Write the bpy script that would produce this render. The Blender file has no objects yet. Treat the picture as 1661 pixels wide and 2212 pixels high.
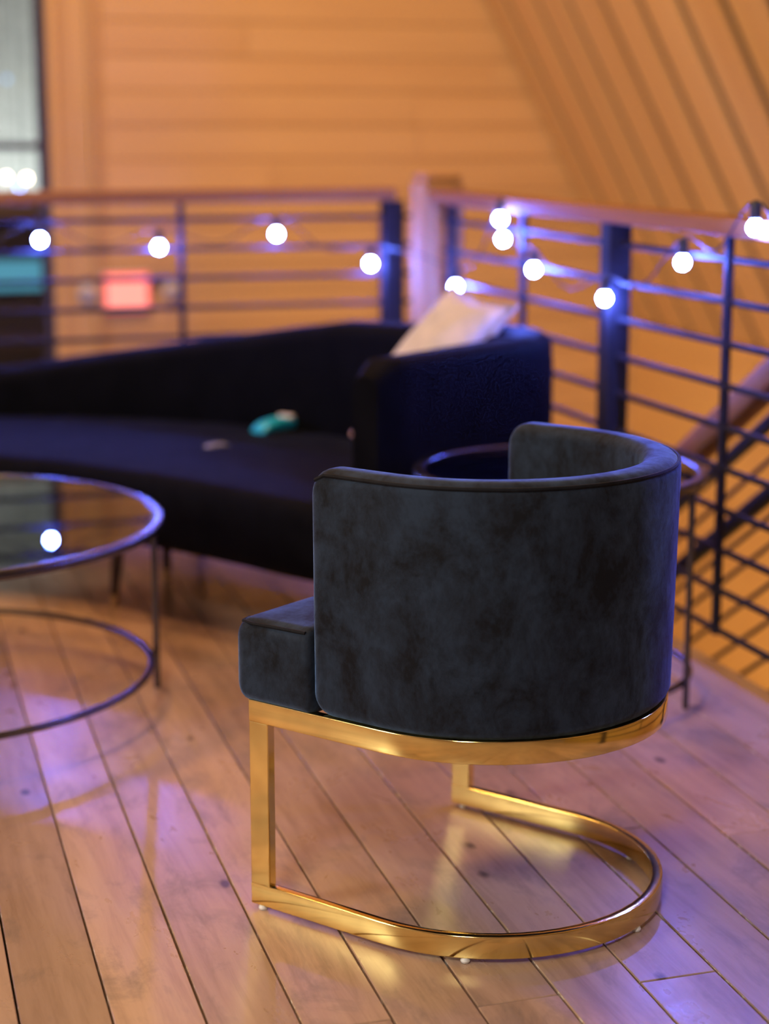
import bpy, bmesh, math, random
from mathutils import Vector, Matrix
random.seed(7)
S = bpy.context.scene
COL = S.collection
PI = math.pi
R_ = math.radians

# ------------------------------------------------------------------ camera
cam_d = bpy.data.cameras.new('camera')
cam = bpy.data.objects.new('camera', cam_d)
COL.objects.link(cam)
cam.location = (0, 0, 1.25)
cam.rotation_euler = (R_(90 - 11.6676), 0, R_(-17.5))
cam_d.sensor_fit = 'HORIZONTAL'
cam_d.lens = 80.0
cam_d.sensor_width = 80.0 * 1661 / 4000
cam_d.clip_start = 0.05
cam_d.dof.use_dof = True
cam_d.dof.focus_distance = 2.85
cam_d.dof.aperture_fstop = 2.2
S.camera = cam
S.cycles.max_bounces = 6; S.cycles.diffuse_bounces = 3; S.cycles.glossy_bounces = 3; S.cycles.transparent_max_bounces = 8
S.cycles.use_light_tree = False; S.cycles.adaptive_threshold = 0.03; S.cycles.adaptive_min_samples = 20

# ------------------------------------------------------------------ world, exposure, lamps
S.view_settings.view_transform = 'Standard'
S.view_settings.look = 'None'
S.view_settings.exposure = 0.0
S.view_settings.gamma = 1.0
S.view_settings.use_curve_mapping = False
w = bpy.data.worlds.new('world'); S.world = w; w.use_nodes = True
bg = w.node_tree.nodes['Background']
bg.inputs[0].default_value = (1.0, 0.72, 0.50, 1); bg.inputs[1].default_value = 0.015

BULB = 1000.0            # emission of the string-light bulbs
BULB_COL = (0.10, 0.165, 1.0, 1)

def area(name, loc, target, size, power, color):
    d = bpy.data.lights.new(name, 'AREA'); d.shape = 'DISK'; d.size = size
    d.energy = power; d.color = color
    o = bpy.data.objects.new(name, d); COL.objects.link(o); o.location = loc
    o.rotation_euler = (Vector(target) - Vector(loc)).to_track_quat('-Z', 'Y').to_euler()
    return o
WARM = (1.0, 0.60, 0.23)
NEUT = (1.0, 0.95, 0.87)
area('lounge_lamp', (-0.8, 4.4, 3.9), (0.0, 4.5, 0), 0.6, 70, (1.0, 0.54, 0.19))
area('lounge_lamp', (-1.2, -0.4, 3.6), (-0.4, 1.2, 0), 0.9, 105, NEUT)
area('side_lamp', (-3.6, 2.3, 2.4), (0.9, 2.9, 0.2), 1.0, 92, (1.0, 0.94, 0.78))
area('warm_wash', (1.2, 6.7, 3.9), (2.2, 8.6, 0.8), 1.0, 39, WARM)
area('warm_wash', (0.2, 5.2, 3.8), (3.5, 7.0, 0.9), 0.8, 98, WARM)  # unseen light above the lounge, added to brighten the ceiling slope
area('knee_wall_fill', (2.65, 5.8, -2.3), (4.0, 6.8, -0.3), 0.6, 50, WARM)  # added fill near the lower floor, out of view, lifts the knee wall
area('bar_wall_fill', (1.3, 11.25, -0.5), (1.3, 12.4, 1.3), 0.4, 85, (0.95, 1.0, 0.98))  # added uplight hidden behind the counter, grades the plaster wall brighter low down

# ------------------------------------------------------------------ materials
def nodes(name):
    m = bpy.data.materials.new(name); m.use_nodes = True
    nt = m.node_tree
    return m, nt, nt.nodes['Principled BSDF']

def N(nt, t, **kw):
    n = nt.nodes.new(t)
    for k, v in kw.items():
        if isinstance(k, str) and hasattr(n, k) and k not in n.inputs: setattr(n, k, v)
        else: n.inputs[k].default_value = v
    return n

def ramp(nt, fac, stops):
    r = nt.nodes.new('ShaderNodeValToRGB')
    e = r.color_ramp.elements
    while len(e) < len(stops): e.new(0.5)
    for i, (p, c) in enumerate(stops):
        e[i].position = p; e[i].color = (*c, 1) if len(c) == 3 else c
    nt.links.new(fac, r.inputs[0]); return r.outputs[0]

def mixc(nt, fac, a, b, mode='MIX'):
    m = nt.nodes.new('ShaderNodeMix'); m.data_type = 'RGBA'; m.blend_type = mode
    for s, v in ((m.inputs[0], fac), (m.inputs[6], a), (m.inputs[7], b)):
        if hasattr(v, 'is_output'): nt.links.new(v, s)
        elif isinstance(v, (int, float)): s.default_value = v
        else: s.default_value = (*v, 1)
    return m.outputs[2]

def math_n(nt, op, a, b=None, c=None):
    m = nt.nodes.new('ShaderNodeMath'); m.operation = op
    for i, v in enumerate((a, b, c)):
        if v is None: continue
        if hasattr(v, 'is_output'): nt.links.new(v, m.inputs[i])
        else: m.inputs[i].default_value = v
    return m.outputs[0]

def objvec(nt, scale, rnd=True):
    tc = nt.nodes.new('ShaderNodeTexCoord')
    mp = nt.nodes.new('ShaderNodeMapping'); mp.inputs['Scale'].default_value = scale
    v = tc.outputs['Object']
    if rnd:
        oi = nt.nodes.new('ShaderNodeObjectInfo')
        ml = math_n(nt, 'MULTIPLY', oi.outputs['Random'], 37.0)
        ad = nt.nodes.new('ShaderNodeVectorMath'); ad.operation = 'ADD'
        nt.links.new(v, ad.inputs[0]); nt.links.new(ml, ad.inputs[1]); v = ad.outputs[0]
    nt.links.new(v, mp.inputs['Vector']); return mp.outputs[0]

def noise(nt, vec, scale, detail=4, rough=0.55, dist=0.0):
    n = nt.nodes.new('ShaderNodeTexNoise')
    n.inputs['Scale'].default_value = scale; n.inputs['Detail'].default_value = detail
    n.inputs['Roughness'].default_value = rough; n.inputs['Distortion'].default_value = dist
    nt.links.new(vec, n.inputs['Vector']); return n.outputs['Fac']

def bump(nt, bs, h, strength, dist):
    b = nt.nodes.new('ShaderNodeBump'); b.inputs['Strength'].default_value = strength
    b.inputs['Distance'].default_value = dist
    nt.links.new(h, b.inputs['Height']); nt.links.new(b.outputs[0], bs.inputs['Normal'])

def wood(name, light, mid, dark, axis='X', rough=0.5, vary=0.25, coat=0.0, grain=1.0, spec=0.5):
    """boards whose grain runs along the given local axis"""
    m, nt, bs = nodes(name)
    sc = {'X': (0.06, 1, 1), 'Y': (1, 0.06, 1), 'Z': (1, 1, 0.06)}[axis]
    v = objvec(nt, sc)
    g = noise(nt, v, 38 * grain, 3, 0.62, 0.4)
    b = noise(nt, v, 5.0 * grain, 2, 0.5, 0.8)
    c1 = ramp(nt, g, [(0.25, dark), (0.5, mid), (0.78, light)])
    c2 = ramp(nt, b, [(0.3, dark), (0.7, light)])
    c = mixc(nt, 0.45, c1, c2)
    oi = nt.nodes.new('ShaderNodeObjectInfo')
    k = math_n(nt, 'MULTIPLY_ADD', oi.outputs['Random'], vary, 1 - vary * 0.55)
    hv = nt.nodes.new('ShaderNodeHueSaturation'); nt.links.new(k, hv.inputs['Value']); nt.links.new(c, hv.inputs['Color'])
    nt.links.new(hv.outputs[0], bs.inputs['Base Color'])
    bs.inputs['Roughness'].default_value = rough; bs.inputs['Specular IOR Level'].default_value = spec
    if coat: bs.inputs['Coat Weight'].default_value = coat; bs.inputs['Coat Roughness'].default_value = 0.18
    return m

def floor_wood(name):
    m, nt, bs = nodes(name)
    v = objvec(nt, (1, 0.07, 1))
    g = noise(nt, v, 46, 5, 0.68, 0.5)
    b = noise(nt, v, 6, 3, 0.5, 1.0)
    v2 = objvec(nt, (1, 0.45, 1))
    st = noise(nt, v2, 9, 5, 0.7, 0.6)
    c = mixc(nt, 0.5, ramp(nt, g, [(0.3, (0.24, 0.14, 0.09)), (0.52, (0.42, 0.265, 0.185)), (0.8, (0.53, 0.36, 0.265))]),
             ramp(nt, b, [(0.3, (0.31, 0.19, 0.12)), (0.72, (0.52, 0.35, 0.235))]))
    # grey scuffs and dark knots
    c = mixc(nt, ramp(nt, st, [(0.52, (0, 0, 0)), (0.70, (0.62, 0.62, 0.62))]), c, (0.17, 0.125, 0.10))
    vo = nt.nodes.new('ShaderNodeTexVoronoi'); vo.inputs['Scale'].default_value = 8.0
    nt.links.new(objvec(nt, (1, 0.55, 0)), vo.inputs['Vector'])
    kn = noise(nt, v2, 60, 3)
    kd = math_n(nt, 'ADD', vo.outputs['Distance'], math_n(nt, 'MULTIPLY', kn, 0.10))
    c = mixc(nt, ramp(nt, kd, [(0.10, (0.9, 0.9, 0.9)), (0.155, (0, 0, 0))]), c, (0.05, 0.028, 0.02))
    # pale chips along the long edges (UV: u across the board)
    uv = nt.nodes.new('ShaderNodeUVMap'); sp = nt.nodes.new('ShaderNodeSeparateXYZ'); nt.links.new(uv.outputs[0], sp.inputs[0])
    e = math_n(nt, 'ABSOLUTE', math_n(nt, 'SUBTRACT', sp.outputs[0], 0.5))
    ch = noise(nt, objvec(nt, (1, 0.4, 1)), 75, 4, 0.6)
    chip = math_n(nt, 'MULTIPLY', math_n(nt, 'GREATER_THAN', math_n(nt, 'MULTIPLY_ADD', ch, 0.05, e), 0.514), math_n(nt, 'GREATER_THAN', ch, 0.58))
    c = mixc(nt, chip, c, (0.62, 0.52, 0.42))
    oi = nt.nodes.new('ShaderNodeObjectInfo')
    k = math_n(nt, 'MULTIPLY_ADD', oi.outputs['Random'], 0.34, 0.84)
    hv = nt.nodes.new('ShaderNodeHueSaturation'); nt.links.new(k, hv.inputs['Value']); nt.links.new(c, hv.inputs['Color'])
    nt.links.new(hv.outputs[0], bs.inputs['Base Color'])
    rr = nt.nodes.new('ShaderNodeMapRange'); nt.links.new(st, rr.inputs[0])
    rr.inputs[1].default_value = 0.3; rr.inputs[2].default_value = 0.75; rr.inputs[3].default_value = 0.24; rr.inputs[4].default_value = 0.44
    nt.links.new(rr.outputs[0], bs.inputs['Roughness'])
    bs.inputs['Specular IOR Level'].default_value = 0.55
    bump(nt, bs, g, 0.10, 0.003)
    return m

def plain(name, col, rough=0.5, metal=0.0, **kw):
    m, nt, bs = nodes(name)
    bs.inputs['Roughness'].default_value = rough; bs.inputs['Metallic'].default_value = metal
    for k, v in kw.items(): bs.inputs[k.replace('_', ' ')].default_value = v
    v = objvec(nt, (1, 1, 1), False)
    n = noise(nt, v, 14, 2)
    d = tuple(c * 0.82 for c in col); l = tuple(min(1, c * 1.12) for c in col)
    nt.links.new(ramp(nt, n, [(0.3, d), (0.7, l)]), bs.inputs['Base Color'])
    return m

def emit(name, col, strength):
    m, nt, bs = nodes(name)
    bs.inputs['Base Color'].default_value = (0.02, 0.02, 0.02, 1)
    bs.inputs['Emission Color'].default_value = (*col[:3], 1); bs.inputs['Emission Strength'].default_value = strength
    return m

def velvet(name, dark, light, sheen, tint, scale=1.0, rough=0.75, spec=0.15):
    m, nt, bs = nodes(name)
    v = objvec(nt, (1, 1, 0.7), False)
    n1 = noise(nt, v, 13 * scale, 8, 0.70, 0.35)
    n2 = noise(nt, v, 75 * scale, 5, 0.7, 0.3)
    f = math_n(nt, 'ADD', math_n(nt, 'MULTIPLY', n1, 0.75), math_n(nt, 'MULTIPLY', n2, 0.25))
    nt.links.new(ramp(nt, f, [(0.40, dark), (0.60, light)]), bs.inputs['Base Color'])
    bs.inputs['Roughness'].default_value = rough
    bs.inputs['Specular IOR Level'].default_value = spec
    sh = ramp(nt, f, [(0.40, (sheen * 0.35,) * 3), (0.60, (sheen,) * 3)])
    nt.links.new(sh, bs.inputs['Sheen Weight'])
    bs.inputs['Sheen Roughness'].default_value = 0.38; bs.inputs['Sheen Tint'].default_value = (*tint, 1)
    fine = noise(nt, v, 420, 2)
    bump(nt, bs, mixc(nt, 0.3, fine, n1), 0.15, 0.002)
    return m

def glass(name, tint=(0.93, 0.96, 0.96)):
    m = bpy.data.materials.new(name); m.use_nodes = True; nt = m.node_tree; nt.nodes.clear()
    out = nt.nodes.new('ShaderNodeOutputMaterial'); mx = nt.nodes.new('ShaderNodeMixShader')
    tr = nt.nodes.new('ShaderNodeBsdfTransparent'); tr.inputs[0].default_value = (*tint, 1)
    gl = nt.nodes.new('ShaderNodeBsdfGlossy'); gl.inputs['Roughness'].default_value = 0.015
    fr = nt.nodes.new('ShaderNodeFresnel'); fr.inputs[0].default_value = 1.5
    nt.links.new(fr.outputs[0], mx.inputs[0]); nt.links.new(tr.outputs[0], mx.inputs[1]); nt.links.new(gl.outputs[0], mx.inputs[2])
    nt.links.new(mx.outputs[0], out.inputs[0]); return m

M_FLOOR = floor_wood('worn floor boards')
M_GAP = plain('dark joint', (0.02, 0.012, 0.008), 0.9)
M_WALL = wood('wall boards', (0.66, 0.42, 0.16), (0.60, 0.365, 0.13), (0.52, 0.30, 0.10), 'X', 0.55, 0.16, grain=0.45)
M_SLOPE = wood('sloped boards', (0.66, 0.42, 0.15), (0.60, 0.36, 0.125), (0.52, 0.29, 0.095), 'X', 0.55, 0.12, grain=0.45)
M_PANEL = wood('panel wood', (0.68, 0.42, 0.13), (0.64, 0.38, 0.11), (0.56, 0.32, 0.09), 'Y', 0.55, 0.1, grain=0.35)
M_TRIM = wood('trim wood', (0.66, 0.42, 0.14), (0.59, 0.36, 0.11), (0.48, 0.28, 0.08), 'Z', 0.5, 0.22, grain=0.5)
M_POST = wood('post wood', (0.44, 0.25, 0.12), (0.38, 0.21, 0.10), (0.28, 0.15, 0.07), 'Z', 0.75, 0.1, spec=0.2)
M_CAPX = wood('cap rail wood', (0.32, 0.15, 0.06), (0.25, 0.11, 0.042), (0.18, 0.07, 0.028), 'X', 0.65, 0.1, spec=0.2)
M_EDGE = wood('edge board', (0.48, 0.31, 0.21), (0.40, 0.25, 0.17), (0.28, 0.17, 0.11), 'Y', 0.35, 0.1)
M_STEEL = plain('painted steel', (0.017, 0.015, 0.020), 0.6, 0.0, Specular_IOR_Level=0.14)
M_BLACK = plain('black table metal', (0.13, 0.13, 0.145), 0.26, 1.0)
M_GOLD = plain('polished brass', (0.93, 0.73, 0.29), 0.12, 1.0)
M_VELVET = velvet('charcoal velvet', (0.0060, 0.0064, 0.0088), (0.019, 0.029, 0.050), 0.68, (0.30, 0.52, 1.0))
M_PIPE = velvet('charcoal piping', (0.004, 0.004, 0.006), (0.008, 0.009, 0.013), 0.1, (0.6, 0.65, 0.75), 2)
M_SOFA = velvet('black upholstery', (0.0010, 0.0010, 0.0018), (0.0024, 0.0024, 0.0042), 0.03, (0.6, 0.65, 0.8), spec=0.05)
M_CUSH = plain('cream cushion cloth', (0.47, 0.43, 0.38), 0.85)
M_GLASS = glass('clear glass')
M_PAD = plain('clear foot pad', (0.75, 0.74, 0.72), 0.3)
M_BULB = emit('lit bulb', BULB_COL, BULB)
M_CABLE = plain('black rubber cable', (0.015, 0.015, 0.018), 0.55)
M_RED = emit('red lit face', (1.0, 0.02, 0.05), 1.6)
M_REDC = emit('pink lit centre', (1.0, 0.24, 0.18), 1.9)
M_WHITEP = plain('white plastic', (0.62, 0.60, 0.56), 0.45)
M_DARKP = plain('dark bracket', (0.10, 0.07, 0.06), 0.5)
M_FRAME = plain('dark window frame', (0.045, 0.036, 0.035), 0.45)
M_PALE = plain('pale plaster', (0.62, 0.64, 0.62), 0.8)
M_DBROWN = plain('dark brown panelling', (0.075, 0.038, 0.022), 0.5)
M_TAN = plain('tan counter', (0.26, 0.13, 0.06), 0.5)
M_TEAL = emit('teal screen', (0.10, 0.36, 0.50), 0.95)
M_LAMPW = emit('warm lamp globe', (1.0, 0.66, 0.46), 34)
M_LAMPB = emit('blue lamp globe', (0.18, 0.34, 1.0), 16)
M_LAMPP = emit('pale blue lamp globe', (0.25, 0.42, 0.75), 2.6)
M_TEALW = plain('teal wrapper', (0.01, 0.36, 0.58), 0.4)
M_PAPER = plain('pale paper', (0.62, 0.55, 0.55), 0.7)
M_SCRAP = plain('grey paper', (0.20, 0.20, 0.26), 0.7)
M_PINK = plain('pinkish paper', (0.66, 0.42, 0.38), 0.7)
M_LEGW = plain('dark stained leg', (0.07, 0.04, 0.03), 0.4)
M_BRASS2 = plain('brass tip', (0.75, 0.52, 0.26), 0.3, 1.0)
M_CEIL = plain('ceiling boards', (0.50, 0.38, 0.26), 0.6)
M_ROOM = plain('room wall', (0.60, 0.48, 0.36), 0.6)

# ------------------------------------------------------------------ geometry helpers
def link(name, me, mat, parent=None, loc=(0, 0, 0)):
    o = bpy.data.objects.new(name, me); COL.objects.link(o)
    if mat and not me.materials: me.materials.append(mat)
    o.location = loc
    if parent: o.parent = parent
    return o

def tag(o, label=None, cat=None, group=None, kind=None):
    for k, v in (('label', label), ('category', cat), ('group', group), ('kind', kind)):
        if v: o[k] = v
    return o

def empty(name, loc=(0, 0, 0), rz=0):
    o = bpy.data.objects.new(name, None); COL.objects.link(o)
    o.empty_display_size = 0.1; o.location = loc; o.rotation_euler = (0, 0, rz); return o

def mesh(name, v, f, smooth=None):
    me = bpy.data.meshes.new(name); me.from_pydata([tuple(p) for p in v], [], f); me.update()
    bm = bmesh.new(); bm.from_mesh(me); bmesh.ops.recalc_face_normals(bm, faces=bm.faces); bm.to_mesh(me); bm.free()
    if smooth is not None:
        me.shade_smooth(); me.set_sharp_from_angle(angle=R_(smooth))
    return me

def box_me(name, a, b, bev=0.0, seg=1):
    bm = bmesh.new(); bmesh.ops.create_cube(bm, size=1)
    for v in bm.verts: v.co = Vector(((a[i] + b[i]) / 2 + v.co[i] * (b[i] - a[i]) for i in range(3)))
    if bev: bmesh.ops.bevel(bm, geom=bm.edges[:], offset=bev, segments=seg, affect='EDGES', profile=0.5)
    me = bpy.data.meshes.new(name); bm.to_mesh(me); bm.free()
    return me

def box(name, a, b, mat, parent=None, bev=0.0, seg=1):
    """box between two corners in the parent's space; origin at its own corner a"""
    d = tuple(b[i] - a[i] for i in range(3))
    o = link(name, box_me(name, (0, 0, 0), d, bev, seg), mat, parent, a); return o

def rrect(w, h, r, n=4):
    """rounded rectangle ring centred on 0"""
    r = min(r, w / 2 - 1e-5, h / 2 - 1e-5); out = []
    for cx, cy, a0 in ((w / 2 - r, h / 2 - r, 0), (-w / 2 + r, h / 2 - r, 90), (-w / 2 + r, -h / 2 + r, 180), (w / 2 - r, -h / 2 + r, 270)):
        for i in range(n + 1):
            a = R_(a0 + 90 * i / n); out.append((cx + r * math.cos(a), cy + r * math.sin(a)))
    return out

def loft(name, rings, closed=False, smooth=40):
    n = len(rings[0]); v = [p for r in rings for p in r]; f = []
    m = len(rings)
    for i in range(m if closed else m - 1):
        j = (i + 1) % m
        for k in range(n):
            l = (k + 1) % n; f.append((i * n + k, i * n + l, j * n + l, j * n + k))
    if not closed: f += [tuple(range(n)), tuple(range((m - 1) * n, m * n))]
    return mesh(name, v, f, smooth)

def sweep(name, pts, ring, closed=False, smooth=40):
    """sweep a 2-D ring (side, up) along a path, keeping world Z as up"""
    P = [Vector(p) for p in pts]; m = len(P); rings = []
    for i in range(m):
        a = P[(i - 1) % m] if (closed or i > 0) else P[i]
        b = P[(i + 1) % m] if (closed or i < m - 1) else P[i]
        t = (b - a).normalized()
        u = Vector((0, 0, 1)) if abs(t.z) < 0.98 else Vector((0, 1, 0))
        s = t.cross(u).normalized(); u = s.cross(t).normalized()
        rings.append([P[i] + s * x + u * y for x, y in ring])
    return loft(name, rings, closed, smooth)

def circ(r, n=8): return [(r * math.cos(2 * PI * i / n), r * math.sin(2 * PI * i / n)) for i in range(n)]

def spline(pts, n=8):
    P = [Vector(p) for p in pts]; P = [P[0] * 2 - P[1]] + P + [P[-1] * 2 - P[-2]]; out = []
    for i in range(1, len(P) - 2):
        for k in range(n):
            t = k / n; a, b, c, d = P[i - 1:i + 3]
            out.append(0.5 * ((2 * b) + (c - a) * t + (2 * a - 5 * b + 4 * c - d) * t * t + (3 * b - a - 3 * c + d) * t ** 3))
    out.append(P[-2]); return out

def lathe(name, prof, n=20, smooth=40):
    return loft(name, [[(r * math.cos(2 * PI * k / n), r * math.sin(2 * PI * k / n), z) for k in range(n)] for r, z in prof], False, smooth)

# ================================================================== SETTING
# ---- mezzanine floor: boards run 1.9 degrees off the room's long axis
FX0, FX1, FY0, FY1 = -4.0, 1.93, -3.4, 5.96
fl = box('floor', (FX0, FY0, -0.30), (2.04, 6.06, -0.03), M_GAP); tag(fl, 'worn wooden board floor of the upper lounge', kind='structure')
flo = Vector(fl.location)
TA = 0.0332
def plank(x0, x1, y0, y1, dz):
    """one floor board; x0..x1 are its edges at Y = 3"""
    w = x1 - x0; L = y1 - y0; g = 0.0013 + random.random() * 0.0009
    bm = bmesh.new(); bmesh.ops.create_cube(bm, size=1)
    for v in bm.verts:
        v.co = Vector(((v.co.x + 0.5) * (w - 2 * g) + g, (v.co.y + 0.5) * (L - 0.002) + 0.001, -0.022 if v.co.z < 0 else 0.0))
    bmesh.ops.bevel(bm, geom=[e for e in bm.edges if all(v.co.z > -0.001 for v in e.verts)], offset=0.0014, segments=1, affect='EDGES')
    # shear to the laying direction, clip to the room
    for v in bm.verts: v.co.x += TA * (v.co.y + y0 - 3) + x0; v.co.y += y0
    for pl, no in (((FX1, 0, 0), (1, 0, 0)), ((FX0, 0, 0), (-1, 0, 0))):
        r = bmesh.ops.bisect_plane(bm, geom=bm.verts[:] + bm.edges[:] + bm.faces[:], plane_co=pl, plane_no=no, clear_outer=True)
        ed = [e for e in r['geom_cut'] if isinstance(e, bmesh.types.BMEdge)]
        if ed: bmesh.ops.contextual_create(bm, geom=ed)
    if not bm.verts: bm.free(); return
    uv = bm.loops.layers.uv.new('UVMap')
    for f in bm.faces:
        for l in f.loops: l[uv].uv = ((l.vert.co.x - TA * (l.vert.co.y - 3) - x0) / w, l.vert.co.y)
    o = Vector((x0, y0, dz))
    for v in bm.verts: v.co -= Vector((x0, y0, 0))
    me = bpy.data.meshes.new('plank'); bm.to_mesh(me); bm.free()
    link('plank', me, M_FLOOR, fl, o - flo)
PITCH = 0.1292
k = 0
for i in range(-36, 14):
    x0 = 0.384 + i * PITCH; x1 = x0 + PITCH
    if x1 < FX0 - 0.3 or x0 > FX1 + 0.3: continue
    ys = [FY0]
    # alternate boards all end on one line at Y = 2.34, as in the photograph
    cuts = [2.34 if i % 2 == 0 else 2.34 + random.uniform(1.6, 2.6)]
    y = cuts[0]
    while y - 2.2 > FY0 + 0.6: y -= random.uniform(1.7, 2.6); cuts.append(max(y, FY0 + 0.5))
    y = cuts[0]
    while y + 2.0 < FY1 - 0.5: y += random.uniform(1.9, 2.9); cuts.append(min(y, FY1 - 0.4))
    cs = sorted(set([FY0, FY1] + cuts))
    for a, b in zip(cs[:-1], cs[1:]): plank(x0, x1, a, b, -random.random() * 0.0012)
for nm, a, b, m in (('edge_board', (FX1 + 0.002, FY0, -0.028), (2.05, 6.07, 0.0), M_EDGE), ('edge_board', (FX0, FY1 + 0.002, -0.028), (FX1, 6.07, 0.0), M_EDGE)):
    e = box(nm, tuple(Vector(a) - flo), tuple(Vector(b) - flo), m, fl, 0.003)
f2 = box('floor_lower', (-4.0, -3.4, -2.8), (4.2, 12.6, -2.7), M_DBROWN); tag(f2, 'dark floor of the storey below', kind='structure')

# ---- back wall of horizontal boards
YB = 8.6
wb = box('wall_back', (1.10, YB + 0.022, -2.7), (4.30, YB + 0.16, 4.0), M_GAP); tag(wb, 'orange wooden board wall behind the railing', kind='structure')
wo = Vector(wb.location)
PZ = 0.1555; z = 1.113 - PZ * 24.0
r = 0
while z < 3.9:
    z1 = min(z + PZ, 4.0)
    if z1 > -2.6:
        xs = [1.37] + ([random.uniform(2.0, 2.9)] if r % 2 else [random.uniform(2.6, 3.4)]) + [4.28]
        for a, b in zip(xs[:-1], xs[1:]):
            box('wall_board', tuple(Vector((a + 0.001, YB + random.random() * 0.004, max(z, -2.69) + 0.0015)) - wo), tuple(Vector((b - 0.001, YB + 0.022, z1 - 0.0015)) - wo), M_WALL, wb, 0.004)
    z = z1; r += 1
# ---- vertical casing beside the window
tr = empty('trim_1', (1.12, YB, -2.7)); tag(tr, 'wooden casing boards beside the tall window', kind='structure')
for a, b, y0 in ((1.118, 1.165, -0.055), (1.165, 1.30, -0.03), (1.30, 1.33, -0.05), (1.33, 1.368, -0.006)):
    box('casing_board', (a + 0.001 - 1.12, y0, 0), (b - 0.001 - 1.12, 0.02, 6.7), M_TRIM, tr, 0.004)
# ---- tall window to the left, with the bar room behind it
wn = empty('window_1', (1.10, YB, -2.7)); tag(wn, 'tall dark framed window beside the wooden wall', kind='structure')
box('window_frame', (-0.028, -0.03, 0.0), (0.016, 0.05, 6.7), M_FRAME, wn, 0.004)
box('window_frame', (-1.75, -0.03, 0.0), (-1.70, 0.05, 6.7), M_FRAME, wn, 0.004)
for zz in (0.0, 1.9, 3.86, 5.9):
    box('mullion', (-1.70, -0.02, zz), (-0.028, 0.04, zz + 0.035), M_FRAME, wn, 0.003)
for z0, z1 in ((0.035, 1.9), (1.935, 3.86), (3.895, 5.9), (5.935, 6.7)):
    box('pane', (-1.70, 0.006, z0), (-0.028, 0.012, z1), M_GLASS, wn)
wl = box('wall_back_far', (-4.0, YB, -2.7), (-0.66, YB + 0.15, 4.0), M_ROOM); tag(wl, 'wooden wall left of the window', kind='structure')
# bar room beyond the glass
wp = box('wall_bar', (-3.0, 12.4, -2.7), (4.2, 12.55, 4.0), M_PALE); tag(wp, 'pale plaster wall seen through the window', kind='structure')
ct = empty('bar_counter', (1.3, 10.6, -2.7)); tag(ct, 'dark brown bar counter behind the left window', 'counter')
box('counter_front', (-2.2, 0, 0), (1.3, 0.45, 3.44), M_DBROWN, ct, 0.01)
box('counter_top', (-2.25, -0.06, 3.44), (1.35, 0.5, 3.545), M_TAN, ct, 0.01)
sc = empty('wall_screen', (1.24, 10.50, 0.455)); tag(sc, 'glowing teal screen low behind the left window', 'screen')
box('screen_case', (-0.25, 0.02, -0.095), (0.25, 0.098, 0.095), M_FRAME, sc, 0.008)
box('screen_panel', (-0.235, 0.012, -0.083), (0.235, 0.02, 0.083), M_TEAL, sc)
def globe(x, y, z, r, mat, label):
    o = empty('globe_lamp', (x, y, z)); tag(o, label, 'lamp', 'globe lamps behind the left window')
    link('globe', lathe('globe', [(0.001, -r)] + [(r * math.sin(PI * i / 10), -r * math.cos(PI * i / 10)) for i in range(1, 10)] + [(0.001, r)], 16), mat, o)
    link('lamp_cord', lathe('lamp_cord', [(0.0025, r * 0.98), (0.0025, 4.0 - z)], 6), M_CABLE, o)
globe(1.215, 11.3, 0.976, 0.012, M_LAMPW, 'warm globe lamp at the left edge of the window view')
globe(1.334, 11.3, 0.966, 0.014, M_LAMPW, 'brightest warm globe lamp in the middle of its window row')
globe(1.416, 11.3, 0.958, 0.010, M_LAMPW, 'warm globe lamp nearest the dark window frame')
globe(1.300, 11.4, 0.905, 0.012, M_LAMPB, 'blue globe lamp just below the warm globes')
globe(1.262, 11.5, 1.545, 0.016, M_LAMPP, 'pale blue globe lamp high in the window')

# ---- right knee wall and the steep boarded slope above it
XK, ZK, SL = 4.043, 0.29, R_(61.4)
kw = box('wall_right', (XK + 0.02, -3.4, -2.7), (XK + 0.16, YB, ZK), M_PANEL); tag(kw, 'smooth orange wooden knee wall beyond the stairs', kind='structure')
for i in range(8):
    y1 = YB - 0.002 - i * 1.22
    box('wall_panel', (-0.02, max(y1 - 1.217, -3.4) + 3.4, 0.0), (0.0, y1 + 3.4, 2.99), M_PANEL, kw, 0.002)
sw = empty('ceiling_slope', (XK, YB, ZK)); tag(sw, 'steep wooden ceiling slope of wide boards with dark grooves', kind='structure')
LS = (4.0 - ZK) / math.sin(SL)
ux = Vector((-math.cos(SL), 0, math.sin(SL))); nz = Vector((math.sin(SL), 0, math.cos(SL)))   # nz points out of the room
def slope_box(name, s0, s1, y0, y1, d0, d1, mat):
    vs = []
    for s in (s0, s1):
        for y in (y0, y1):
            for d in (d0, d1): vs.append(Vector((s, y, d)))
    f = [(0, 1, 3, 2), (4, 6, 7, 5), (0, 4, 5, 1), (2, 3, 7, 6), (0, 2, 6, 4), (1, 5, 7, 3)]
    me = mesh(name, vs, f)
    o = link(name, me, mat, sw)
    o.matrix_local = Matrix(((ux.x, 0, nz.x, 0), (0, 1, 0, 0), (ux.z, 0, nz.z, 0), (0, 0, 0, 1)))
    return o
slope_box('slope_backing', 0, LS, -12.0, 0, 0.03, 0.12, M_GAP)
ye = 8.32 - YB
edges = [0.0, ye] + [ye - 0.335 * i for i in range(1, 30)]
for a, b in zip(edges[:-1], edges[1:]):
    # board mesh is built from its own middle so grain differs from board to board
    o = slope_box('slope_board', 0.0, LS, b + 0.034, a - 0.034, 0.012, 0.03, M_SLOPE)
cl = box('ceiling', (-4.0, -3.4, 4.0), (2.2, YB + 0.1, 4.1), M_CEIL); tag(cl, 'high wooden ceiling above the lounge', kind='structure')
w1 = box('wall_left', (-4.15, -3.4, -2.7), (-4.0, YB, 4.0), M_ROOM); tag(w1, 'wooden wall far to the left', kind='structure')
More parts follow.
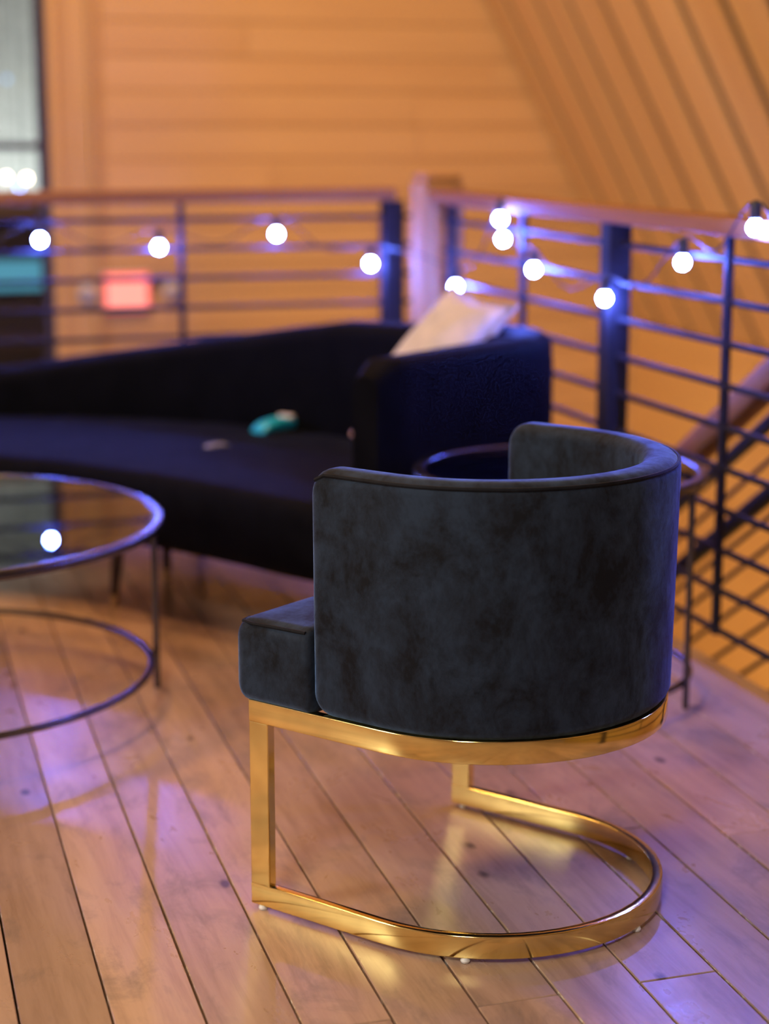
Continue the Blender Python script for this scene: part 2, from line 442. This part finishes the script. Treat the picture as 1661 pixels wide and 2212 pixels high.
w2 = box('wall_front', (-4.0, -3.55, -2.7), (4.2, -3.4, 4.0), M_ROOM); tag(w2, 'wooden wall behind the viewer', kind='structure')

# ================================================================== GUARD RAILS
RZ = [0.105 + 0.0955 * i for i in range(10)]
def guardrail(name, label, org, rz, length, posts, pickets, capmat, cap0, cap1):
    """local X runs along the rail"""
    g = empty(name, org, rz); tag(g, label, 'railing')
    box('cap_rail', (cap0, -0.042, 1.018), (cap1, 0.042, 1.060), capmat, g, 0.006, 2)
    for z in RZ:
        o = box('rail_bar', (0, -0.005, z - 0.0075), (length, 0.005, z + 0.0075), M_STEEL, g, 0.002)
    for x, hw in posts:
        p = box('post', (x - hw, -hw, 0.0), (x + hw, hw, 1.017), M_STEEL, g, 0.003)
        box('base_plate', (-0.03, -0.02, 0.0), (2 * hw + 0.03, 2 * hw + 0.02, 0.008), M_STEEL, p, 0.002)
    for x in pickets:
        box('picket', (x - 0.009, -0.009, 0.092), (x + 0.009, 0.009, 1.017), M_STEEL, g, 0.002)
    return g
# long side (runs toward the viewer): local X = -Y
guardrail('guardrail', 'dark steel guardrail with reddish cap rail along the stairwell on the right', (2.0, 5.70, 0.0), -PI / 2, 4.3,
          [(0.07, 0.0125), (1.325, 0.031), (2.58, 0.031), (3.84, 0.031)], [0.69, 1.935, 3.2], M_CAPX, -0.04, 4.3)
guardrail('guardrail', 'dark steel guardrail with wooden cap along the far edge behind the sofa', (-3.95, 6.0, 0.0), 0, 5.94,
          [(5.868, 0.034), (4.43, 0.034), (2.99, 0.034), (1.55, 0.034)], [5.148, 3.71, 2.27], M_CAPX, 0.0, 5.87)
np_ = empty('timber_post', (2.015, 5.82, 0)); tag(np_, 'square pinkish timber post rising above the corner of the railings', 'post')
box('post_shaft', (-0.07, -0.07, 0), (0.07, 0.07, 1.085), M_POST, np_, 0.008, 2)
box('post_top', (-0.066, -0.066, 1.085), (0.066, 0.066, 1.112), M_POST, np_, 0.014, 3)

# stair guard just beyond the drop: slopes down away from the viewer
sg = empty('stair_railing', (2.3, 3.6, -2.7)); tag(sg, 'sloping stair railing with wooden handrail and dark bars at lower right', 'railing')
SS = 0.622
def zline(y): return 0.411 + SS * (4.528 - y) + 2.7
def sl_bar(name, off, w, h, mat, y0=3.6, y1=7.6):
    pts = [(0, y - 3.6, zline(y) + off) for y in (y0, (y0 + y1) / 2, y1)]
    link(name, sweep(name, pts, rrect(w, h, min(w, h) * 0.3, 2)), mat, sg)
sl_bar('handrail', -0.045, 0.08, 0.075, M_CAPX)
sl_bar('handrail_flat', -0.155, 0.03, 0.034, M_STEEL)
sl_bar('mid_rail', -0.344, 0.045, 0.036, M_STEEL)
for o_ in (-0.255, -0.405, -0.482, -0.586, -0.684, -0.78, -0.88): sl_bar('stair_bar', o_, 0.010, 0.012, M_STEEL)
for y in (3.7, 5.35, 7.0):
    zt = zline(y) - 0.09
    box('stair_post', (-0.018, y - 3.618, max(0.0, zt - 1.2)), (0.018, y - 3.582, zt), M_STEEL, sg, 0.003)
st = sweep('stringer', [(0, y - 3.6, max(0.14, zline(y) - 1.16)) for y in (3.6, 5.6, 7.6)], rrect(0.05, 0.26, 0.01, 2))
link('stringer', st, M_STEEL, sg)

# ================================================================== STRING LIGHTS
sl = empty('string_lights', (1.97, 5.6, 0.0)); tag(sl, 'string of round blue-white bulbs draped along both guardrails', 'string lights')
so = Vector(sl.location)
XR, YL = 1.966, 5.966
bulbs = [(-1.559, YL, 0.898), (-1.157, YL, 0.868), (-0.754, YL, 0.928), (-0.382, YL, 0.888), (0.000, YL, 0.918), (0.362, YL, 0.878),
         (0.738, YL, 0.908), (1.118, YL, 0.878), (1.509, YL, 0.914), (1.832, YL, 0.810),
         (XR, 5.493, 0.767),
         (1.936, 5.033, 0.998), (XR, 5.088, 0.937), (XR, 4.847, 0.866), (1.951, 4.329, 0.830), (XR, 3.929, 0.947), (1.936, 3.536, 1.047),
         (XR, 3.240, 0.928), (XR, 2.877, 0.858)]
br = 0.0165
prof = [(0.002, -br)] + [(br * math.sin(PI * i / 9), -br * math.cos(PI * i / 9)) for i in range(1, 8)] + [(0.0085, br * 1.0)]
bm_b = lathe('bulb', prof, 14); bm_b.materials.append(M_BULB)
bm_s = lathe('socket', [(0.010, br * 0.98), (0.0125, br * 1.1), (0.0125, br + 0.032), (0.007, br + 0.040)], 12); bm_s.materials.append(M_CABLE)
path = []
for i, b in enumerate(bulbs):
    bo = link('bulb', bm_b, None, sl, Vector(b) - so); link('socket', bm_s, None, bo)
    top = Vector(b) - so + Vector((0, 0, br + 0.040))
    if path:
        a = path[-1]; L = (top - a).length
        mid = (a + top) / 2
        if i == 10: mid = Vector((1.90, 5.70, 0.86)) - so
        else: mid = mid - Vector((0, 0, min(0.07, L * 0.16)))
        path.append(mid)
    path.append(top)
link('cable', sweep('cable', spline(path, 6), circ(0.0026, 6)), M_CABLE, sl)

# ================================================================== EXIT SIGN
ex = empty('exit_sign', (1.447, YB, 0.42)); tag(ex, 'glowing red sign with two lamp heads on the wooden wall', 'sign')
box('sign_case', (-0.108, -0.05, 0.0), (0.108, -0.001, 0.185), M_WHITEP, ex, 0.008, 2)
box('sign_face', (-0.102, -0.056, 0.006), (0.102, -0.05, 0.179), M_RED, ex, 0.002)
box('sign_centre', (-0.094, -0.059, 0.014), (0.094, -0.056, 0.171), M_REDC, ex, 0.001)
box('lamp_bracket', (-0.20, -0.035, 0.135), (0.25, -0.012, 0.165), M_DARKP, ex, 0.004)
for x in (-0.175, 0.20):
    h = link('lamp_head', lathe('lamp_head', [(0.02, 0.0), (0.035, 0.01), (0.045, 0.05), (0.04, 0.06)], 16), M_WHITEP, ex, (x, -0.03, 0.115))
    h.rotation_euler = (R_(125), 0, R_(-15 if x < 0 else 15))

# ================================================================== BARREL CHAIR
ch = empty('barrel_chair', (0.889, 2.9545, 0.0), math.atan2(-0.811, 0.585))   # local +X = towards the back, +Y = far side
tag(ch, 'charcoal velvet barrel chair on a polished brass loop base in the foreground', 'chair')
CD = 0.26
def upath(r, d0, n=28, ry=None):
    """U path: near straight, half circle, far straight (local coordinates)"""
    ry = ry or r; out = []
    for i in range(7): out.append((d0 + (CD - d0) * i / 7, -ry))
    for i in range(n + 1):
        a = -PI / 2 + PI * i / n; out.append((CD + r * math.cos(a), ry * math.sin(a)))
    for i in range(1, 8): out.append((CD - (CD - d0) * i / 7, ry))
    return out
BH, BT = 0.037, 0.017
for nm, z0 in (('base_loop', 0.007), ('seat_loop', 0.319)):
    pts = [(x, y, z0 + BH / 2) for x, y in upath(0.288, 0.0)]
    link(nm, sweep(nm, pts, rrect(BT, BH, 0.0022, 3), smooth=35), M_GOLD, ch)
for s in (-1, 1):
    link('leg', box_me('leg', (-0.0006, s * 0.288 - BT / 2, 0.043), (0.039, s * 0.288 + BT / 2, 0.320), 0.0018, 2), M_GOLD, ch)
for x, y in ((0.02, -0.291), (0.02, 0.291), (CD + 0.291 * math.cos(R_(-62)), 0.291 * math.sin(R_(-62))), (CD + 0.291 * math.cos(R_(0)), 0.0), (CD + 0.291 * math.cos(R_(62)), 0.291 * math.sin(R_(62)))):
    link('foot_pad', lathe('foot_pad', [(0.007, 0.0), (0.008, 0.003), (0.006, 0.0075)], 10), M_PAD, ch, (x, y, 0))
# seat cushion
rings = []
def seat_ring(d, hw, z0, z1, r):
    return [(d, y, (z0 + z1) / 2 + z) for y, z in rrect(2 * hw, z1 - z0, r, 5)]
fr = 0.026
for i in range(7):
    a = PI / 2 * i / 6; q = fr * (1 - math.sin(a)); rings.append(seat_ring(-0.028 + fr * (1 - math.cos(a)), 0.304 - q, 0.351 + q, 0.489 - q, 0.024))
for d in (0.03, 0.07, 0.105): rings.append(seat_ring(d, 0.304, 0.351, 0.491, 0.024))
for i in range(5):
    a = PI / 2 * i / 4; q = 0.012 * (1 - math.cos(a)); rings.append(seat_ring(0.119 + 0.012 * math.sin(a), 0.304 - q, 0.351 + q, 0.492 - q, 0.022))
for d, hw in ((0.132, 0.235), (0.20, 0.235), (0.26, 0.235), (0.33, 0.224), (0.40, 0.19), (0.45, 0.137), (0.485, 0.06)): rings.append(seat_ring(d, hw, 0.351, 0.492, 0.022))
link('seat', loft('seat', rings, smooth=50), M_VELVET, ch)
# wraparound backrest
cen = []
D0 = 0.132
n = 44
TH = 0.062
rm = 0.305 - TH / 2
arc = PI * rm; st_ = CD - D0; tot = arc + 2 * st_
def on_u(s, r):
    """point and outward normal on a U of centre-line length tot; r = radial offset from the centre line"""
    if s < st_: return Vector((D0 + s, -(rm + r), 0)), Vector((0, -1, 0))
    if s > st_ + arc: return Vector((CD - (s - st_ - arc), rm + r, 0)), Vector((0, 1, 0))
    a = -PI / 2 + (s - st_) / rm
    return Vector((CD + (rm + r) * math.cos(a), (rm + r) * math.sin(a), 0)), Vector((math.cos(a), math.sin(a), 0))
ss = [0.04 * (1 - math.cos(PI / 2 * i / 8)) for i in range(8)] + [0.04 + (tot - 0.08) * i / n for i in range(n + 1)] + [tot - 0.04 * (1 - math.cos(PI / 2 * i / 8)) for i in range(7, -1, -1)]
ZB, ZT = 0.352, 0.748
rings = []
for s in ss:
    e = min(s, tot - s)
    q = 0.036 - math.sqrt(max(0.0, 0.036 ** 2 - (0.036 - min(e, 0.036)) ** 2))      # corner rounding in elevation
    t = 0.020 - math.sqrt(max(0.0, 0.020 ** 2 - (0.020 - min(e, 0.020)) ** 2))      # softened end
    zb, zt = ZB + q * 0.8, ZT - q
    row = []
    for x, z in rrect(max(0.01, TH - 2 * t), zt - zb, 0.022, 5):
        zz = (zb + zt) / 2 + z
        k = (zz - ZB) / (ZT - ZB)
        flare = 0.004 * math.sin(PI * min(1, max(0, k))) - 0.010 * max(0, 0.14 - k) / 0.14
        p, nn = on_u(s, x + (flare if x > 0 else 0)); row.append((p.x, p.y, zz))
    rings.append(row)
link('backrest', loft('backrest', rings, smooth=50), M_VELVET, ch)
pp = []
for i in range(61):
    s = 0.012 + (tot - 0.024) * i / 60
    e = min(s, tot - s); q = 0.036 - math.sqrt(max(0.0, 0.036 ** 2 - (0.036 - min(e, 0.036)) ** 2))
    p, nn = on_u(s, TH / 2 - 0.0035); pp.append((p.x, p.y, ZT - q - 0.0085))
link('piping', sweep('piping', pp, circ(0.0034, 6)), M_PIPE, ch)
link('seat_piping', sweep('seat_piping', [(-0.018, -0.27, 0.483), (-0.014, -0.290, 0.4825), (0.01, -0.2985, 0.4835), (0.06, -0.2985, 0.4845), (0.12, -0.2985, 0.485)], circ(0.003, 6)), M_PIPE, ch)

# ================================================================== GLASS TABLES
def ring_me(name, r, z, a, b, n=56):
    return sweep(name, [(r * math.cos(2 * PI * i / n), r * math.sin(2 * PI * i / n), z) for i in range(n)], rrect(a, b, min(a, b) * 0.35, 3), True, 60)
def glass_table(loc, R, H, zl, legs, label, rl):
    t = empty('glass_table', loc); tag(t, label, 'table', 'round glass tables with black wire frames')
    link('top_ring', ring_me('top_ring', R, H - 0.011, 0.028, 0.022), M_BLACK, t)
    link('glass_top', lathe('glass_top', [(0.001, H - 0.010), (R - 0.011, H - 0.010), (R - 0.009, H - 0.007), (R - 0.011, H - 0.003), (0.001, H - 0.003)], 56, 30), M_GLASS, t)
    link('lower_ring', ring_me('lower_ring', rl, zl, 0.014, 0.014), M_BLACK, t)
    for a in legs:
        ca, sa = math.cos(R_(a)), math.sin(R_(a))
        r0 = R - 0.004
        l = link('leg', lathe('leg', [(0.0065, 0.0), (0.0075, 0.004), (0.0075, H - 0.018), (0.006, H - 0.014)], 10), M_BLACK, t, (ca * r0, sa * r0, 0))
        if rl < R - 0.02:
            link('bracket', sweep('bracket', [(0, 0, zl), (-ca * (R - rl - 0.002), -sa * (R - rl - 0.002), zl)], circ(0.005, 6)), M_BLACK, l)
    return t
glass_table((0.180, 4.045, 0), 0.552, 0.425, 0.085, (-1, 119, 239), 'low round glass coffee table at the left edge in front of the sofa', 0.530)
glass_table((1.595, 3.757, 0), 0.316, 0.513, 0.055, (-47, 73, 193), 'small round glass side table behind the barrel chair', 0.300)

# ================================================================== CURVED SOFA
sf = empty('curved_sofa', (0.9, 5.0, 0)); tag(sf, 'black curved sofa with a sloping back and one high end', 'sofa')
fo = Vector((0.9, 5.0, 0))
front = spline([(-1.1, 5.22, 0), (-0.5, 5.25, 0), (0.02, 5.19, 0), (0.485, 4.94, 0), (0.84, 4.51, 0), (1.08, 4.10, 0), (1.165, 3.98, 0)], 6)
rear = spline([(-1.1, 5.70, 0), (-0.5, 5.74, 0), (0.05, 5.75, 0), (0.60, 5.70, 0), (1.08, 5.46, 0), (1.44, 5.05, 0), (1.66, 4.55, 0)], 6)
outer = spline([(-1.1, 5.83, 0), (-0.5, 5.86, 0), (0.05, 5.87, 0), (0.64, 5.83, 0), (1.16, 5.585, 0), (1.55, 5.15, 0), (1.80, 4.62, 0)], 6)
ns = len(front)
rings = []
for i in range(ns):
    A, B = front[i] - fo, rear[i] - fo
    d = (B - A).normalized(); W = (B - A).length + 0.004
    rings.append([A + d * (W / 2 + x) + Vector((0, 0, 0.30 + z)) for x, z in rrect(W, 0.195, 0.055, 5)])
link('seat', loft('seat', rings, smooth=50), M_SOFA, sf)
hts = [0.47, 0.48, 0.50, 0.525, 0.61, 0.70, 0.725]
rings = []
for i in range(ns):
    A, B = rear[i] - fo, outer[i] - fo
    d = (B - A).normalized(); W = (B - A).length
    u = i / 6; k = min(5, int(u)); h = hts[k] + (hts[k + 1] - hts[k]) * (u - k) + 0.012
    rings.append([A + d * (W / 2 + x) + Vector((0, 0, (0.335 + h) / 2 + z)) for x, z in rrect(W, h - 0.335, 0.045, 5)])
link('backrest', loft('backrest', rings, smooth=50), M_SOFA, sf)
# high end panel
a0 = Vector((1.245, 4.10, 0)); a1 = Vector((1.825, 4.44, 0)); ad = (a1 - a0).normalized(); an = Vector((-ad.y, ad.x, 0))
rings = []
LA = (a1 - a0).length
for i in range(13):
    s = LA * i / 12
    e = min(s, LA - s); t = 0.035 - math.sqrt(max(0, 0.035 ** 2 - (0.035 - min(e, 0.035)) ** 2))
    h = 0.722 + 0.012 * (s / LA)
    rings.append([a0 + ad * s + an * x - fo + Vector((0, 0, (0.30 + h - t) / 2 + z)) for x, z in rrect(0.115 - t, h - t - 0.30, 0.035, 5)])
link('end_panel', loft('end_panel', rings, smooth=50), M_SOFA, sf)
# corner wrapping from end panel into backrest
cr = spline([(1.70, 4.385, 0), (1.80, 4.46, 0), (1.815, 4.56, 0), (1.775, 4.68, 0), (1.70, 4.80, 0)], 6)
rings = []
for i, p in enumerate(cr):
    t = (cr[min(i + 1, len(cr) - 1)] - cr[max(i - 1, 0)]).normalized(); nn = Vector((t.y, -t.x, 0))
    rings.append([p - nn * 0.004 + nn * x - fo + Vector((0, 0, (0.30 + 0.737) / 2 + z)) for x, z in rrect(0.125, 0.437, 0.04, 5)])
link('corner_panel', loft('corner_panel', rings, smooth=50), M_SOFA, sf)
for (x, y), lean in (((0.785, 4.86), (-0.03, -0.05)), ((0.95, 5.07), (0.0, 0.0)), ((1.24, 4.18), (-0.02, -0.03)), ((1.55, 4.62), (0.02, 0.0)), ((1.10, 5.30), (0.0, 0.02)), ((-0.2, 5.36), (0, -0.03)), ((-0.2, 5.64), (0, 0.02)), ((-0.95, 5.36), (0, -0.03)), ((-0.95, 5.60), (0, 0.02))):
    L0 = Vector((x, y, 0)) - fo
    lg = link('leg', loft('leg', [[(lean[0] * (1 - k / 3) + (0.010 + 0.004 * k) * math.cos(2 * PI * j / 10), lean[1] * (1 - k / 3) + (0.010 + 0.004 * k) * math.sin(2 * PI * j / 10), 0.07 * k) for j in range(10)] for k in range(4)]), M_LEGW, sf, L0)
    link('leg_tip', loft('leg_tip', [[(lean[0] * (1 - k / 6) + 0.0115 * math.cos(2 * PI * j / 10), lean[1] * (1 - k / 6) + 0.0115 * math.sin(2 * PI * j / 10), 0.035 * k) for j in range(10)] for k in range(2)]), M_BRASS2, lg)

# ---- cushion standing in the corner
T = Vector((1.715, 4.80, 0.838)); Rr = Vector((1.772, 4.475, 0.803)); Lb = Vector((1.415, 4.745, 0.515))
e1 = Rr - T; e2 = Lb - T; nn = e1.cross(e2).normalized(); C0 = T + (e1 + e2) / 2
cu = empty('cushion', C0); tag(cu, 'cream square cushion propped in the corner of the black sofa', 'cushion')
def pillow(n=14, th=0.062):
    v, f = [], []
    for side in (1, -1):
        for i in range(n + 1):
            for j in range(n + 1):
                a, b = 2 * i / n - 1, 2 * j / n - 1
                k = (max(0, (1 - a * a)) * max(0, (1 - b * b))) ** 0.42
                pin = 1 - 0.13 * (1 - b * b); pin2 = 1 - 0.13 * (1 - a * a)
                wr = 0.006 * math.sin(7 * a + 3 * b) * k
                v.append(e1 * (a / 2 * pin) + e2 * (b / 2 * pin2) + nn * side * (th * k + wr))
    m = (n + 1) ** 2
    for s in (0, m):
        for i in range(n):
            for j in range(n):
                q = s + i * (n + 1) + j; f.append((q, q + 1, q + n + 2, q + n + 1))
    me = bpy.data.meshes.new('cover'); me.from_pydata([tuple(p) for p in v], [], f)
    bm = bmesh.new(); bm.from_mesh(me); bmesh.ops.remove_doubles(bm, verts=bm.verts, dist=1e-4); bmesh.ops.recalc_face_normals(bm, faces=bm.faces); bm.to_mesh(me); bm.free()
    me.shade_smooth(); return me
link('cover', pillow(), M_CUSH, cu)
edge = [e1 * a + e2 * b for a, b in ((-.5, -.5), (-.435, 0), (-.5, .5), (0, .435), (.5, .5), (.435, 0), (.5, -.5), (0, -.435))]
link('edge_piping', sweep('edge_piping', edge, circ(0.004, 6), True), M_CUSH, cu)

# ---- small things left on the seat
SZ = 0.3975
def pouch(name, loc, rz, L, W, H, mat, label, cat, endmat=None):
    o = empty(name, loc, rz); tag(o, label, cat)
    rings = []
    for i in range(9):
        t = i / 8; k = 0.35 + 0.65 * math.sin(PI * min(1, max(0, t))) ** 0.5
        rings.append([(L * (t - 0.5), y * (0.8 + 0.2 * k), H * k / 2 + z * k) for y, z in rrect(W, H, H * 0.4, 3)])
    link('wrapper', loft('wrapper', rings, smooth=60), mat, o)
    if endmat: link('end_flap', box_me('end_flap', (L * 0.18, -W * 0.42, H * 0.75), (L * 0.5, W * 0.42, H * 1.12), 0.003, 2), endmat, o)
    return o
pouch('snack_packet', (1.30, 5.16, SZ), R_(36), 0.17, 0.06, 0.035, M_TEALW, 'small teal packet with a pale end on the sofa seat', 'packet', M_PAPER)
pouch('paper_scrap', (1.07, 4.925, SZ), R_(20), 0.07, 0.03, 0.008, M_SCRAP, 'thin pale paper scrap on the sofa seat in front of the packet', 'paper')
pouch('wrapped_sweet', (1.50, 4.98, SZ), R_(10), 0.05, 0.035, 0.028, M_PINK, 'small pinkish crumpled wrapper beside the high end of the sofa', 'wrapper')
